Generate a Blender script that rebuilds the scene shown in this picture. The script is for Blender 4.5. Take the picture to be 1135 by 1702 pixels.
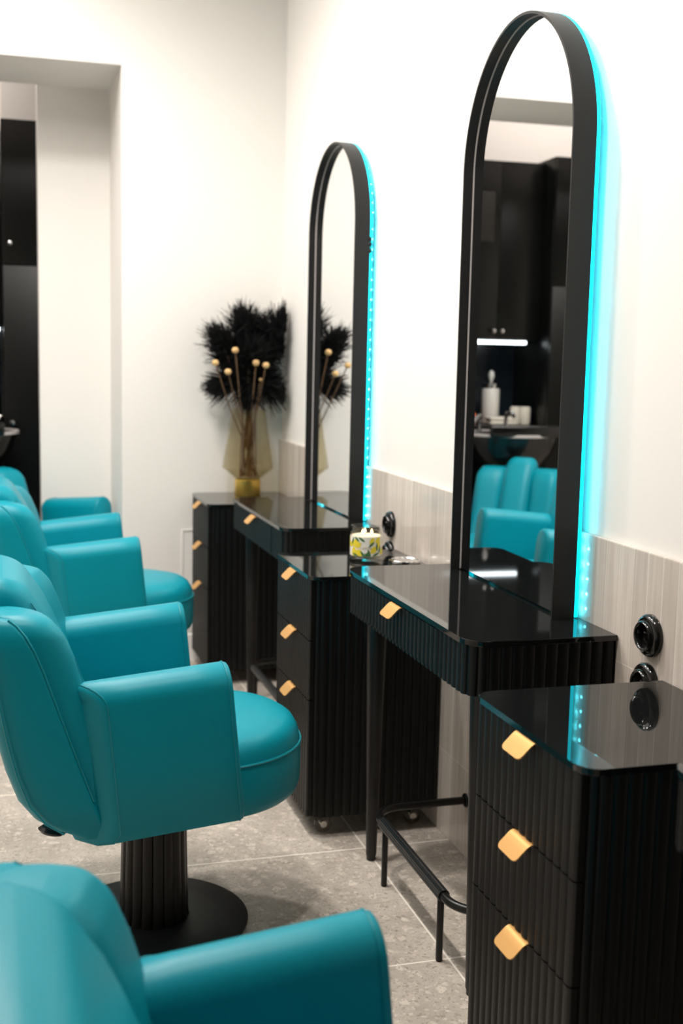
import bpy, bmesh, math, random
from mathutils import Vector, Matrix
PI = math.pi
random.seed(7)
for o in list(bpy.data.objects):
    bpy.data.objects.remove(o)
SC = bpy.context.scene
COL = SC.collection

# ---------------------------------------------------------------- camera
FPX, YAW, PITCH, ROLL = 1969.1, 0.28812, 0.12889, 0.02176
CAM = Vector((-1.2253, 0.0, 1.35))
cy, sy = math.cos(YAW), math.sin(YAW)
fw = Vector((sy*math.cos(PITCH), cy*math.cos(PITCH), -math.sin(PITCH)))
r0 = Vector((cy, -sy, 0)); u0 = r0.cross(fw)
rt = r0*math.cos(ROLL) + u0*math.sin(ROLL)
up = -r0*math.sin(ROLL) + u0*math.cos(ROLL)
cd = bpy.data.cameras.new('camera')
cam = bpy.data.objects.new('camera', cd); COL.objects.link(cam)
M = Matrix((( rt.x, up.x, -fw.x, CAM.x), (rt.y, up.y, -fw.y, CAM.y), (rt.z, up.z, -fw.z, CAM.z), (0, 0, 0, 1)))
cam.matrix_world = M
cd.sensor_fit = 'VERTICAL'; cd.sensor_height = 36; cd.sensor_width = 24
cd.lens = FPX/1702*36
cd.clip_start = 0.05
cd.dof.use_dof = True; cd.dof.focus_distance = 2.5; cd.dof.aperture_fstop = 3.4
SC.camera = cam

# ---------------------------------------------------------------- world, lamps, exposure
w = bpy.data.worlds.new('world'); SC.world = w; w.use_nodes = True
w.node_tree.nodes['Background'].inputs[0].default_value = (1, .95, .9, 1)
w.node_tree.nodes['Background'].inputs[1].default_value = 0.05
SC.view_settings.view_transform = 'Standard'
SC.view_settings.look = 'None'
SC.view_settings.gamma = 1
SC.view_settings.use_curve_mapping = False
SC.view_settings.exposure = -0.1

def area(name, loc, sx, sy_, power, col, rot=(0, 0, 0)):
    l = bpy.data.lights.new(name, 'AREA'); l.shape = 'RECTANGLE'; l.size = sx; l.size_y = sy_
    l.energy = power; l.color = col
    o = bpy.data.objects.new(name, l); COL.objects.link(o); o.location = loc; o.rotation_euler = rot
    return o
def spot(name, loc, power, col, rad=.05, ang=158, rot=(0, 0, 0)):
    l = bpy.data.lights.new(name, 'SPOT'); l.energy = power; l.color = col; l.shadow_soft_size = rad
    l.spot_size = math.radians(ang); l.spot_blend = .9
    o = bpy.data.objects.new(name, l); COL.objects.link(o); o.location = loc; o.rotation_euler = rot
    return o
area('ceiling_panel_lamp', (-1.9, 3.7, 3.24), 1.5, 2.6, 72, (1, .955, .91))
for yy in (1.75, 2.95, 4.05):
    spot('ceiling_spot_lamp', (-1.1, yy, 3.2), 118, (1, .94, .875), rad=.08)
area('alcove_lamp', (-2.0, 6.2, 3.1), 1.4, .5, 16, (1, .9, .84))

# ---------------------------------------------------------------- materials
def newmat(name):
    m = bpy.data.materials.new(name); m.use_nodes = True
    return m, m.node_tree.nodes, m.node_tree.links, m.node_tree.nodes['Principled BSDF']
def pbr(name, col, rough=.5, metal=0, spec=.5, noise=0, nscale=20, bump=0, bscale=200, coat=0):
    m, N, L, b = newmat(name)
    b.inputs['Base Color'].default_value = (*col, 1)
    b.inputs['Roughness'].default_value = rough
    b.inputs['Metallic'].default_value = metal
    b.inputs['Specular IOR Level'].default_value = spec
    b.inputs['Coat Weight'].default_value = coat
    tc = N.new('ShaderNodeTexCoord')
    if noise:
        n = N.new('ShaderNodeTexNoise'); n.inputs['Scale'].default_value = nscale; n.inputs['Detail'].default_value = 4
        L.new(tc.outputs['Object'], n.inputs['Vector'])
        mx = N.new('ShaderNodeMix'); mx.data_type = 'RGBA'
        mx.inputs['A'].default_value = (*[c*(1-noise) for c in col], 1)
        mx.inputs['B'].default_value = (*[min(1, c*(1+noise)) for c in col], 1)
        L.new(n.outputs['Fac'], mx.inputs['Factor']); L.new(mx.outputs['Result'], b.inputs['Base Color'])
    if bump:
        n = N.new('ShaderNodeTexNoise'); n.inputs['Scale'].default_value = bscale; n.inputs['Detail'].default_value = 3
        L.new(tc.outputs['Object'], n.inputs['Vector'])
        bp = N.new('ShaderNodeBump'); bp.inputs['Strength'].default_value = bump; bp.inputs['Distance'].default_value = .001
        L.new(n.outputs['Fac'], bp.inputs['Height']); L.new(bp.outputs['Normal'], b.inputs['Normal'])
    return m
def emis(name, col, s):
    m, N, L, b = newmat(name)
    b.inputs['Base Color'].default_value = (*col, 1)
    b.inputs['Emission Color'].default_value = (*col, 1); b.inputs['Emission Strength'].default_value = s
    return m

M_WALL = pbr('white_wall_paint', (.84, .812, .775), .7, noise=.015, nscale=3, bump=.15, bscale=90)
M_CEIL = pbr('ceiling_paint', (.86, .85, .82), .8, noise=.01, nscale=4)
M_DARKWALL = pbr('dark_wall_paint', (.03, .028, .026), .7, noise=.1)
M_TRIM = pbr('white_trim_gloss', (.80, .78, .75), .4, noise=.01)
M_TEAL = pbr('teal_vinyl', (.0, .255, .33), .40, spec=.24, noise=.04, nscale=12, bump=.12, bscale=420)
M_TEALP = pbr('teal_piping', (.0, .24, .30), .4, noise=.04)
M_BLACK = pbr('matte_black_lacquer', (.0035, .0035, .0035), .42, spec=.26, noise=.15, nscale=30)
M_FRAME = pbr('powder_black_metal', (.008, .008, .0085), .42, spec=.4, noise=.1, nscale=40)
M_TUBE = pbr('satin_black_metal', (.004, .004, .004), .3, spec=.35, noise=.1, nscale=40)
M_GRIP = pbr('black_ribbed_rubber', (.008, .009, .01), .3, noise=.1, nscale=60)
M_BGLASS = pbr('black_glass', (.006, .007, .007), .03, spec=.5, noise=.1)
M_DISC = pbr('black_disc_metal', (.012, .012, .012), .5, noise=.1, nscale=60)
M_PORC = pbr('black_porcelain', (.006, .006, .006), .12, noise=.1)
M_GOLD = pbr('satin_gold_metal', (.70, .39, .13), .45, metal=.5, noise=.05)
M_BRASS = pbr('brushed_brass', (.78, .52, .12), .3, metal=.9, noise=.12, nscale=40)
M_CHROME = pbr('chrome', (.75, .75, .75), .15, metal=1, noise=.03)
M_CLEAR = pbr('clear_plastic', (.55, .52, .48), .15, noise=.3, nscale=60)
M_MIRROR = pbr('mirror_silvering', (.93, .94, .935), 0.0, metal=1)
M_WAX = pbr('cream_wax', (.93, .82, .58), .5, noise=.03)
M_LABEL = pbr('white_paper_label', (.85, .80, .72), .6, noise=.03)
M_YEL = pbr('lemon_yellow_ink', (.82, .66, .03), .5, noise=.2, nscale=60)
M_GRN = pbr('leaf_green_ink', (.05, .16, .05), .5, noise=.3, nscale=60)
M_INK = pbr('grey_gold_ink', (.35, .26, .16), .5, noise=.1)
M_PLUME = pbr('black_dyed_plume', (.004, .004, .0045), .75, spec=.2, noise=.3, nscale=50)
M_STEM = pbr('dried_brown_stem', (.14, .075, .035), .7, noise=.3, nscale=60)
M_BALL = pbr('dried_seed_ball', (.72, .46, .2), .7, noise=.15, nscale=80)
M_WHITE = pbr('white_ceramic', (.72, .70, .66), .35, noise=.04)
M_TOWEL = pbr('cream_towel', (.7, .66, .58), .9, noise=.1, nscale=80)
M_ORANGE = pbr('orange_plastic', (.8, .16, .03), .4, noise=.05)
M_CABG = pbr('black_cabinet_laminate', (.005, .0055, .005), .3, spec=.3, noise=.1, nscale=8)
M_SPLASH = pbr('dark_blue_backsplash', (.008, .014, .02), .25, noise=.2, nscale=5)
M_BASIN = pbr('black_gloss_basin', (.006, .006, .006), .12, noise=.1)
M_RIM = pbr('painted_rim_highlight', (.5, .46, .45), .3, noise=.05)  # highlight put into the colour, for the basin rim and mirror glass edge
M_CYAN = emis('cyan_led_diffuser', (.0, .80, 1.0), 1.6)
M_DIODE = emis('cyan_led_diode', (.1, .80, 1.0), 110)
M_LED = emis('white_led_tube', (.85, .95, 1.0), 6)
M_FLAME = emis('candle_flame', (1.0, .66, .3), 9)

def glassmat(name, col, glossy=.08):
    m, N, L, b = newmat(name); N.remove(b)
    out = N['Material Output']
    t = N.new('ShaderNodeBsdfTransparent'); t.inputs[0].default_value = (*col, 1)
    g = N.new('ShaderNodeBsdfGlossy'); g.inputs['Roughness'].default_value = .05
    fr = N.new('ShaderNodeFresnel'); fr.inputs['IOR'].default_value = 1.45
    nz = N.new('ShaderNodeTexNoise'); nz.inputs['Scale'].default_value = 6
    mu = N.new('ShaderNodeMath'); mu.operation = 'MULTIPLY_ADD'
    L.new(nz.outputs['Fac'], mu.inputs[0]); mu.inputs[1].default_value = .02; L.new(fr.outputs[0], mu.inputs[2])
    ge = N.new('ShaderNodeNewGeometry'); iv = N.new('ShaderNodeMath'); iv.operation = 'SUBTRACT'; iv.inputs[0].default_value = 1; L.new(ge.outputs['Backfacing'], iv.inputs[1])
    m3 = N.new('ShaderNodeMath'); m3.operation = 'MULTIPLY'; L.new(mu.outputs[0], m3.inputs[0]); L.new(iv.outputs[0], m3.inputs[1]); mu = m3
    mx = N.new('ShaderNodeMixShader')
    L.new(mu.outputs[0], mx.inputs[0]); L.new(t.outputs[0], mx.inputs[1]); L.new(g.outputs[0], mx.inputs[2])
    L.new(mx.outputs[0], out.inputs['Surface'])
    return m
M_AMBER = glassmat('smoked_amber_glass', (.905, .878, .79))
M_JAR = glassmat('clear_jar_glass', (.97, .97, .95))

M_CLEARP = glassmat('clear_caster_plastic', (.80, .78, .74))
def tile_material():
    m, N, L, b = newmat('greige_stick_tiles')
    tc = N.new('ShaderNodeTexCoord'); sp = N.new('ShaderNodeSeparateXYZ'); L.new(tc.outputs['Object'], sp.inputs[0])
    za = N.new('ShaderNodeMath'); za.operation = 'ADD'; za.inputs[1].default_value = .005 + .25*4; L.new(sp.outputs['Z'], za.inputs[0])
    ya = N.new('ShaderNodeMath'); ya.operation = 'ADD'; ya.inputs[1].default_value = .0545*100 - .001; L.new(sp.outputs['Y'], ya.inputs[0])
    cb = N.new('ShaderNodeCombineXYZ'); L.new(ya.outputs[0], cb.inputs['X']); L.new(za.outputs[0], cb.inputs['Y'])
    br = N.new('ShaderNodeTexBrick'); br.offset = 0; br.squash = 1
    br.inputs['Scale'].default_value = 1; br.inputs['Brick Width'].default_value = .0545; br.inputs['Row Height'].default_value = .25
    br.inputs['Mortar Size'].default_value = .0011; br.inputs['Mortar Smooth'].default_value = .2; br.inputs['Bias'].default_value = 0
    br.inputs['Color1'].default_value = (.52, .46, .41, 1); br.inputs['Color2'].default_value = (.64, .575, .515, 1)
    br.inputs['Mortar'].default_value = (.80, .75, .69, 1)
    L.new(cb.outputs[0], br.inputs['Vector'])
    mp = N.new('ShaderNodeMapping'); mp.inputs['Scale'].default_value = (1, 90, 5); L.new(tc.outputs['Object'], mp.inputs[0])
    nz = N.new('ShaderNodeTexNoise'); nz.inputs['Scale'].default_value = 1; nz.inputs['Detail'].default_value = 3; L.new(mp.outputs[0], nz.inputs['Vector'])
    rp = N.new('ShaderNodeMapRange'); rp.inputs['From Min'].default_value = .3; rp.inputs['From Max'].default_value = .7; rp.inputs['To Min'].default_value = .90; rp.inputs['To Max'].default_value = 1.08
    L.new(nz.outputs['Fac'], rp.inputs['Value'])
    mx = N.new('ShaderNodeMix'); mx.data_type = 'RGBA'; mx.blend_type = 'MULTIPLY'; mx.inputs['Factor'].default_value = 1
    L.new(br.outputs['Color'], mx.inputs['A']); L.new(rp.outputs[0], mx.inputs['B']); L.new(mx.outputs['Result'], b.inputs['Base Color'])
    b.inputs['Roughness'].default_value = .08
    bp = N.new('ShaderNodeBump'); bp.inputs['Strength'].default_value = .5; bp.inputs['Distance'].default_value = .001; bp.invert = True
    L.new(br.outputs['Fac'], bp.inputs['Height']); L.new(bp.outputs[0], b.inputs['Normal'])
    return m
M_TILE = tile_material()

def floor_material():
    m, N, L, b = newmat('terrazzo_stone_tiles')
    tc = N.new('ShaderNodeTexCoord')
    mp = N.new('ShaderNodeMapping'); mp.inputs['Location'].default_value = (.247 + .632*10, -2.366 + .632*10, 0); L.new(tc.outputs['Object'], mp.inputs[0])
    br = N.new('ShaderNodeTexBrick'); br.offset = 0; br.squash = 1
    br.inputs['Scale'].default_value = 1; br.inputs['Brick Width'].default_value = .632; br.inputs['Row Height'].default_value = .632
    br.inputs['Mortar Size'].default_value = .0026; br.inputs['Mortar Smooth'].default_value = .1
    L.new(mp.outputs[0], br.inputs['Vector'])
    # ground mass
    n1 = N.new('ShaderNodeTexNoise'); n1.inputs['Scale'].default_value = 5; n1.inputs['Detail'].default_value = 8; n1.inputs['Roughness'].default_value = .7
    L.new(tc.outputs['Object'], n1.inputs['Vector'])
    c1 = N.new('ShaderNodeValToRGB'); c1.color_ramp.elements[0].position = .32; c1.color_ramp.elements[0].color = (.34, .298, .257, 1)
    c1.color_ramp.elements[1].position = .7; c1.color_ramp.elements[1].color = (.56, .50, .44, 1)
    L.new(n1.outputs['Fac'], c1.inputs[0])
    # warped coordinates for the chips
    n2 = N.new('ShaderNodeTexNoise'); n2.inputs['Scale'].default_value = 22; n2.inputs['Detail'].default_value = 2; L.new(tc.outputs['Object'], n2.inputs['Vector'])
    wv = N.new('ShaderNodeMix'); wv.data_type = 'RGBA'; wv.blend_type = 'ADD'; wv.inputs['Factor'].default_value = .035
    L.new(tc.outputs['Object'], wv.inputs['A']); L.new(n2.outputs['Color'], wv.inputs['B'])
    prev = c1.outputs[0]
    for sc_, thr, lo, hi, f in ((34, .38, (.40, .34, .285, 1), (.70, .63, .55, 1), .75), (80, .42, (.27, .24, .20, 1), (.68, .61, .53, 1), .75), (170, .42, (.19, .165, .14, 1), (.56, .50, .43, 1), .6)):
        v = N.new('ShaderNodeTexVoronoi'); v.inputs['Scale'].default_value = sc_; v.inputs['Randomness'].default_value = 1
        L.new(wv.outputs['Result'], v.inputs['Vector'])
        st = N.new('ShaderNodeMapRange'); st.inputs['From Min'].default_value = thr+.06; st.inputs['From Max'].default_value = thr; L.new(v.outputs['Distance'], st.inputs['Value'])
        sx = N.new('ShaderNodeSeparateColor'); L.new(v.outputs['Color'], sx.inputs[0])
        cc = N.new('ShaderNodeMix'); cc.data_type = 'RGBA'; cc.inputs['A'].default_value = lo; cc.inputs['B'].default_value = hi; L.new(sx.outputs['Red'], cc.inputs['Factor'])
        gt = N.new('ShaderNodeMath'); gt.operation = 'GREATER_THAN'; gt.inputs[1].default_value = .35; L.new(sx.outputs['Green'], gt.inputs[0])
        mu = N.new('ShaderNodeMath'); mu.operation = 'MULTIPLY'; L.new(gt.outputs[0], mu.inputs[0]); L.new(st.outputs[0], mu.inputs[1])
        m2 = N.new('ShaderNodeMath'); m2.operation = 'MULTIPLY'; m2.inputs[1].default_value = f; L.new(mu.outputs[0], m2.inputs[0])
        mx = N.new('ShaderNodeMix'); mx.data_type = 'RGBA'; L.new(m2.outputs[0], mx.inputs['Factor']); L.new(prev, mx.inputs['A']); L.new(cc.outputs['Result'], mx.inputs['B'])
        prev = mx.outputs['Result']
    mg = N.new('ShaderNodeMix'); mg.data_type = 'RGBA'; L.new(br.outputs['Fac'], mg.inputs['Factor']); L.new(prev, mg.inputs['A']); mg.inputs['B'].default_value = (.80, .74, .66, 1)
    L.new(mg.outputs['Result'], b.inputs['Base Color'])
    b.inputs['Roughness'].default_value = .5
    bp = N.new('ShaderNodeBump'); bp.inputs['Strength'].default_value = .3; bp.inputs['Distance'].default_value = .001; bp.invert = True
    L.new(br.outputs['Fac'], bp.inputs['Height']); L.new(bp.outputs[0], b.inputs['Normal'])
    return m
M_FLOOR = floor_material()

# ---------------------------------------------------------------- helpers
def obj(name, bm, mat, parent=None, smooth=True, angle=35, label=None):
    me = bpy.data.meshes.new(name)
    bmesh.ops.recalc_face_normals(bm, faces=bm.faces)
    bm.to_mesh(me); bm.free()
    for m in (mat if isinstance(mat, (list, tuple)) else [mat]):
        me.materials.append(m)
    if smooth:
        me.shade_smooth(); me.set_sharp_from_angle(angle=math.radians(angle))
    o = bpy.data.objects.new(name, me); COL.objects.link(o)
    if parent is not None: o.parent = parent
    if label: o['label'] = label
    return o
def thing(name, label, cat, loc=(0, 0, 0), rz=0, group=None):
    o = bpy.data.objects.new(name, None); COL.objects.link(o); o.empty_display_size = .1
    o.location = loc; o.rotation_euler = (0, 0, rz); o['label'] = label; o['category'] = cat
    if group: o['group'] = group
    return o
def tag(o, label, cat, group=None):
    o['label'] = label; o['category'] = cat
    if group: o['group'] = group
    return o
def struct(name, bm, mat, **k):
    o = obj(name, bm, mat, **k); o['kind'] = 'structure'; return o
def dup(root, loc, rz, label, group=None):
    r = root.copy(); COL.objects.link(r); r.location = loc; r.rotation_euler = (0, 0, rz); r['label'] = label
    if group: r['group'] = group
    for ch in list(root.children):
        c = ch.copy(); COL.objects.link(c); c.parent = r
        for g in list(ch.children):
            d = g.copy(); COL.objects.link(d); d.parent = c
    return r

def box(bm, x0, x1, y0, y1, z0, z1, bev=0, seg=2, mi=0):
    r = bmesh.ops.create_cube(bm, size=1)
    vs = r['verts']
    for v in vs:
        v.co = Vector(((x0+x1)/2 + v.co.x*(x1-x0), (y0+y1)/2 + v.co.y*(y1-y0), (z0+z1)/2 + v.co.z*(z1-z0)))
    fs = set(f for v in vs for f in v.link_faces)
    for f in fs: f.material_index = mi
    if bev:
        es = list(set(e for v in vs for e in v.link_edges))
        bmesh.ops.bevel(bm, geom=es, offset=bev, segments=seg, profile=.5, affect='EDGES')
    return bm
def B(*a, **k):
    return box(bmesh.new(), *a, **k)
def loft(bm, rings, cap0=True, cap1=True, mi=0, closed=False):
    R = [[bm.verts.new(p) for p in ring] for ring in rings]
    n = len(R[0]); fs = []
    m = len(R)
    for i in range(m if closed else m-1):
        A, C = R[i], R[(i+1) % m]
        for j in range(n):
            try: fs.append(bm.faces.new((A[j], A[(j+1) % n], C[(j+1) % n], C[j])))
            except ValueError: pass
    if not closed:
        if cap0: fs.append(bm.faces.new(list(reversed(R[0]))))
        if cap1: fs.append(bm.faces.new(R[-1]))
    for f in fs: f.material_index = mi
    return bm
def lathe(bm, prof, n=32, org=(0, 0, 0), axis='Z', mi=0, cap=True, sx=1, sy_=1):
    rings = []
    for r, h in prof:
        ring = []
        for k in range(n):
            a = 2*PI*k/n; c, s = math.cos(a)*r*sx, math.sin(a)*r*sy_
            if axis == 'Z': p = (c, s, h)
            elif axis == 'X': p = (h, c, s)
            else: p = (s, h, c)
            ring.append(Vector(p)+Vector(org))
        rings.append(ring)
    return loft(bm, rings, cap, cap, mi)
def tube(bm, pts, rad, n=12, mi=0, caps=True):
    pts = [Vector(p) for p in pts]
    if not isinstance(rad, (list, tuple)): rad = [rad]*len(pts)
    t0 = (pts[1]-pts[0]).normalized()
    ref = Vector((0, 0, 1)) if abs(t0.z) < .9 else Vector((1, 0, 0))
    nrm = (ref - t0*ref.dot(t0)).normalized()
    rings = []
    for i, p in enumerate(pts):
        t = (pts[min(i+1, len(pts)-1)] - pts[max(i-1, 0)]).normalized()
        nrm = (nrm - t*nrm.dot(t)).normalized(); bn = t.cross(nrm)
        rings.append([p + (nrm*math.cos(2*PI*k/n) + bn*math.sin(2*PI*k/n))*rad[i] for k in range(n)])
    return loft(bm, rings, caps, caps, mi)
def rr(hx, hy, r, seg=6, cx=0, cy_=0):
    """rounded rectangle, counter-clockwise"""
    out = []
    for (sx, sy_, a0) in ((1, 1, 0), (-1, 1, PI/2), (-1, -1, PI), (1, -1, 3*PI/2)):
        for k in range(seg+1):
            a = a0 + PI/2*k/seg
            out.append((cx + sx*(hx-r) + math.cos(a)*r, cy_ + sy_*(hy-r) + math.sin(a)*r))
    return out
def rr2(hx, hy, rf, rb, seg=6, cx=0, cy_=0):
    out = []
    for (sx, sy_, a0, r) in ((1, 1, 0, rf), (-1, 1, PI/2, rb), (-1, -1, PI, rb), (1, -1, 3*PI/2, rf)):
        for k in range(seg+1):
            a = a0 + PI/2*k/seg
            out.append((cx + sx*(hx-r) + math.cos(a)*r, cy_ + sy_*(hy-r) + math.sin(a)*r))
    return out
def interp(tab, z):
    if z <= tab[0][0]: return tab[0][1]
    for (a, va), (b, vb) in zip(tab, tab[1:]):
        if z <= b:
            t = (z-a)/(b-a); return va + (vb-va)*t
    return tab[-1][1]
def smooth_tab(tab):
    """Catmull-Rom resample of a (z, x) table"""
    P = [tab[0]] + list(tab) + [tab[-1]]; out = []
    for i in range(1, len(P)-2):
        for k in range(4):
            t = k/4
            q = []
            for d in (0, 1):
                p0, p1, p2, p3 = P[i-1][d], P[i][d], P[i+1][d], P[i+2][d]
                q.append(.5*((2*p1) + (-p0+p2)*t + (2*p0-5*p1+4*p2-p3)*t*t + (-p0+3*p1-3*p2+p3)*t**3))
            out.append(tuple(q))
    out.append(tab[-1]); return out

def flute_path(pts, period, amp, sub=6):
    """take a closed polyline, resample it and push it outwards in convex flutes"""
    pts = [Vector((p[0], p[1], 0)) for p in pts]; n = len(pts)
    seg = [(pts[(i+1) % n]-pts[i]).length for i in range(n)]; tot = sum(seg)
    cnt = max(1, round(tot/period)); N = cnt*sub; out = []
    i = 0; acc = 0
    for k in range(N):
        s = tot*k/N
        while acc+seg[i] < s: acc += seg[i]; i += 1
        t = (s-acc)/seg[i]; p = pts[i].lerp(pts[(i+1) % n], t)
        d = (pts[(i+1) % n]-pts[i]).normalized(); nr = Vector((d.y, -d.x, 0))
        ph = (k % sub)/sub
        h = 0 if ph == 0 else amp*(math.sin(PI*ph))**.45
        out.append(p + nr*(h-amp))
    return out
def prism(bm, outline, z0, z1, mi=0, bev=0):
    rings = [[Vector((p[0], p[1], z)) for p in outline] for z in (z0, z1)]
    return loft(bm, rings, mi=mi)

# ---------------------------------------------------------------- the setting
RX, FY = 0.012, 5.15
struct('floor', B(-4.2, .3, -2.7, 7.0, -.1, 0), M_FLOOR, smooth=False)
struct('ceiling', B(-4.2, .3, -2.7, 7.0, 3.3, 3.4), M_CEIL, smooth=False)
struct('wall_right', B(RX, .25, -2.7, 7.0, 0, 3.3), M_WALL, smooth=False)
bm = B(0, RX, -2.7, FY, 0, .988, bev=.003)
struct('trim_1', bm, M_TILE, smooth=False)
struct('wall_left', B(-4.2, -3.9, -2.7, 7.0, 0, 3.3), M_WALL, smooth=False)
struct('wall_rear', B(-3.9, RX, -2.7, -2.5, 0, 3.3), M_DARKWALL, smooth=False)
# far wall: pier by the mirrors, stepped return, lintel over the wide opening, left pier
struct('wall_back_right', B(-.69, RX, FY, 5.69, 0, 3.3), M_WALL, smooth=False)
struct('wall_back_return', B(-1.01, -.69, 5.66, 5.80, 0, 3.3), M_WALL, smooth=False)
struct('wall_back_header', B(-3.9, -.69, FY, 5.66, 2.533, 3.3), M_WALL, smooth=False)
struct('wall_back_left', B(-3.9, -3.4, FY, 5.66, 0, 2.533), M_WALL, smooth=False)
struct('wall_alcove', B(-3.9, RX, 6.75, 7.0, 0, 3.3), M_WALL, smooth=False)
struct('wall_alcove_pier', B(-1.155, RX, 6.62, 6.75, 0, 3.3), M_WALL, smooth=False)
# baseboard of the far wall with a moulded top
prof = [(0, 0), (.016, 0), (.016, .115), (.011, .122), (.013, .135), (.013, .155), (.006, .168), (.004, .18), (0, .18)]
bm = bmesh.new()
loft(bm, [[Vector((x, FY-d, z)) for d, z in prof] for x in (-.69, 0)])
struct('baseboard_back', bm, M_TRIM, angle=25)
# flush hatch in the far wall, drawn by a hairline bead
bm = bmesh.new()
for (a, b_, c, d) in ((-.432, -.425, .19, .588), (-.425, -.03, .581, .588)):
    box(bm, a, b_, FY-.003, FY, c, d, bev=.001)
struct('trim_2', bm, M_TRIM)

# ---------------------------------------------------------------- styling desks
PER = .0252
def gold_tab(parent, x, y, z, w=.072):
    """bent pull: short lip on the front edge, then a rounded tab sloping out and down"""
    bm = bmesh.new(); th = .0022; rings = []
    path = [(.012, 0), (0, .0005), (-.004, -.001), (-.008, -.004), (-.016, -.012), (-.023, -.019), (-.0265, -.0225), (-.0285, -.0245), (-.0295, -.0255)]
    for i, (dx, dz) in enumerate(path):
        q = path[min(i+1, len(path)-1)]; pq = path[max(i-1, 0)]
        t = Vector((q[0]-pq[0], 0, q[1]-pq[1])).normalized(); nn = Vector((-t.z, 0, t.x))
        if nn.z < 0: nn = -nn
        hw = w/2
        if i == len(path)-1: hw = w/2-.012
        if i == len(path)-2: hw = w/2-.006
        if i == len(path)-3: hw = w/2-.002
        c = Vector((x+dx, y, z+dz))
        rings.append([c+nn*th/2+Vector((0, hw, 0)), c+nn*th/2-Vector((0, hw, 0)), c-nn*th/2-Vector((0, hw, 0)), c-nn*th/2+Vector((0, hw, 0))])
    loft(bm, rings)
    return obj('handle', bm, M_GOLD, parent, angle=40)
def fluted_plate(y0, y1, z0, z1, xf, xb):
    """drawer front: flat back, convex flutes on the room side"""
    n = max(2, round((y1-y0)/PER)); sub = 6; pts = []
    for k in range(n*sub+1):
        ph = (k % sub)/sub; h = 0 if ph == 0 else .0042*(math.sin(PI*ph))**.45
        pts.append((xf+.0042-h, y0+(y1-y0)*k/(n*sub)))
    pts += [(xb, y1), (xb, y0)]
    return prism(bmesh.new(), pts, z0, z1)
def make_desk(label):
    t = thing('styling_desk', label, 'desk')
    D, Wd = .326, .855
    # apron: rounded-corner fluted box (back against the wall square)
    base = []
    for (px, py, a0) in ((-D+.045, .045, PI), ):
        pass
    r = .045
    out = [(0, 0)]
    out = []
    out += [(-.002, Wd)]
    for k in range(9): a = PI/2 + PI/2*k/8; out.append((-D+r+r*math.cos(a), Wd-r+r*math.sin(a)))
    for k in range(9): a = PI + PI/2*k/8; out.append((-D+r+r*math.cos(a), r+r*math.sin(a)))
    out += [(-.002, 0)]
    fl = flute_path(out, PER, .0045)
    obj('apron', prism(bmesh.new(), fl, .685, .788), M_BLACK, t, angle=30)
    dr = obj('drawer', fluted_plate(.17, Wd-.045, .694, .785, -D-.0035, -D+.01), M_BLACK, t, angle=30)
    gold_tab(dr, -D-.004, .438, .783)
    o2 = []
    e = .004; r2 = .05
    o2 += [(-.002, Wd+e)]
    for k in range(9): a = PI/2 + PI/2*k/8; o2.append((-D-e+r2+r2*math.cos(a), Wd+e-r2+r2*math.sin(a)))
    for k in range(9): a = PI + PI/2*k/8; o2.append((-D-e+r2+r2*math.cos(a), -e+r2+r2*math.sin(a)))
    o2 += [(-.002, -e)]
    bm = prism(bmesh.new(), o2, .788, .80)
    es = [ed for ed in bm.edges if abs(ed.verts[0].co.z-ed.verts[1].co.z) < 1e-6]
    bmesh.ops.bevel(bm, geom=es, offset=.0015, segments=2, profile=.5, affect='EDGES')
    obj('glass_top', bm, M_BGLASS, t, smooth=False)
    for yy in (.09, Wd-.055):
        bm = lathe(bmesh.new(), [(.011, 0), (.0125, .002), (.0125, .012), (.0145, .016), (.026, .60), (.027, .686)], 24, (-.255, yy, 0))
        obj('leg', bm, M_FRAME, t, angle=40)
    bm = lathe(bmesh.new(), [(.006, 0), (.007, .003), (.007, .010)], 12, (-D+.03, .11, .673))
    obj('bumper', bm, M_CLEAR, t, label='small clear bumper under the drawer')
    return t
desk = make_desk('fluted black desk with its glass top fully in view, under the big lit mirror')
desk.location = (0, 2.12, 0)
G = 'fluted black wall desks'
desk['group'] = G
dup(desk, (0, 3.69, 0), 0, 'fluted black desk under the smaller far mirror, beyond the lemon candle', G)
dup(desk, (0, .55, 0), 0, 'fluted black desk cut off by the right edge of the photo', G)

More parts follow.
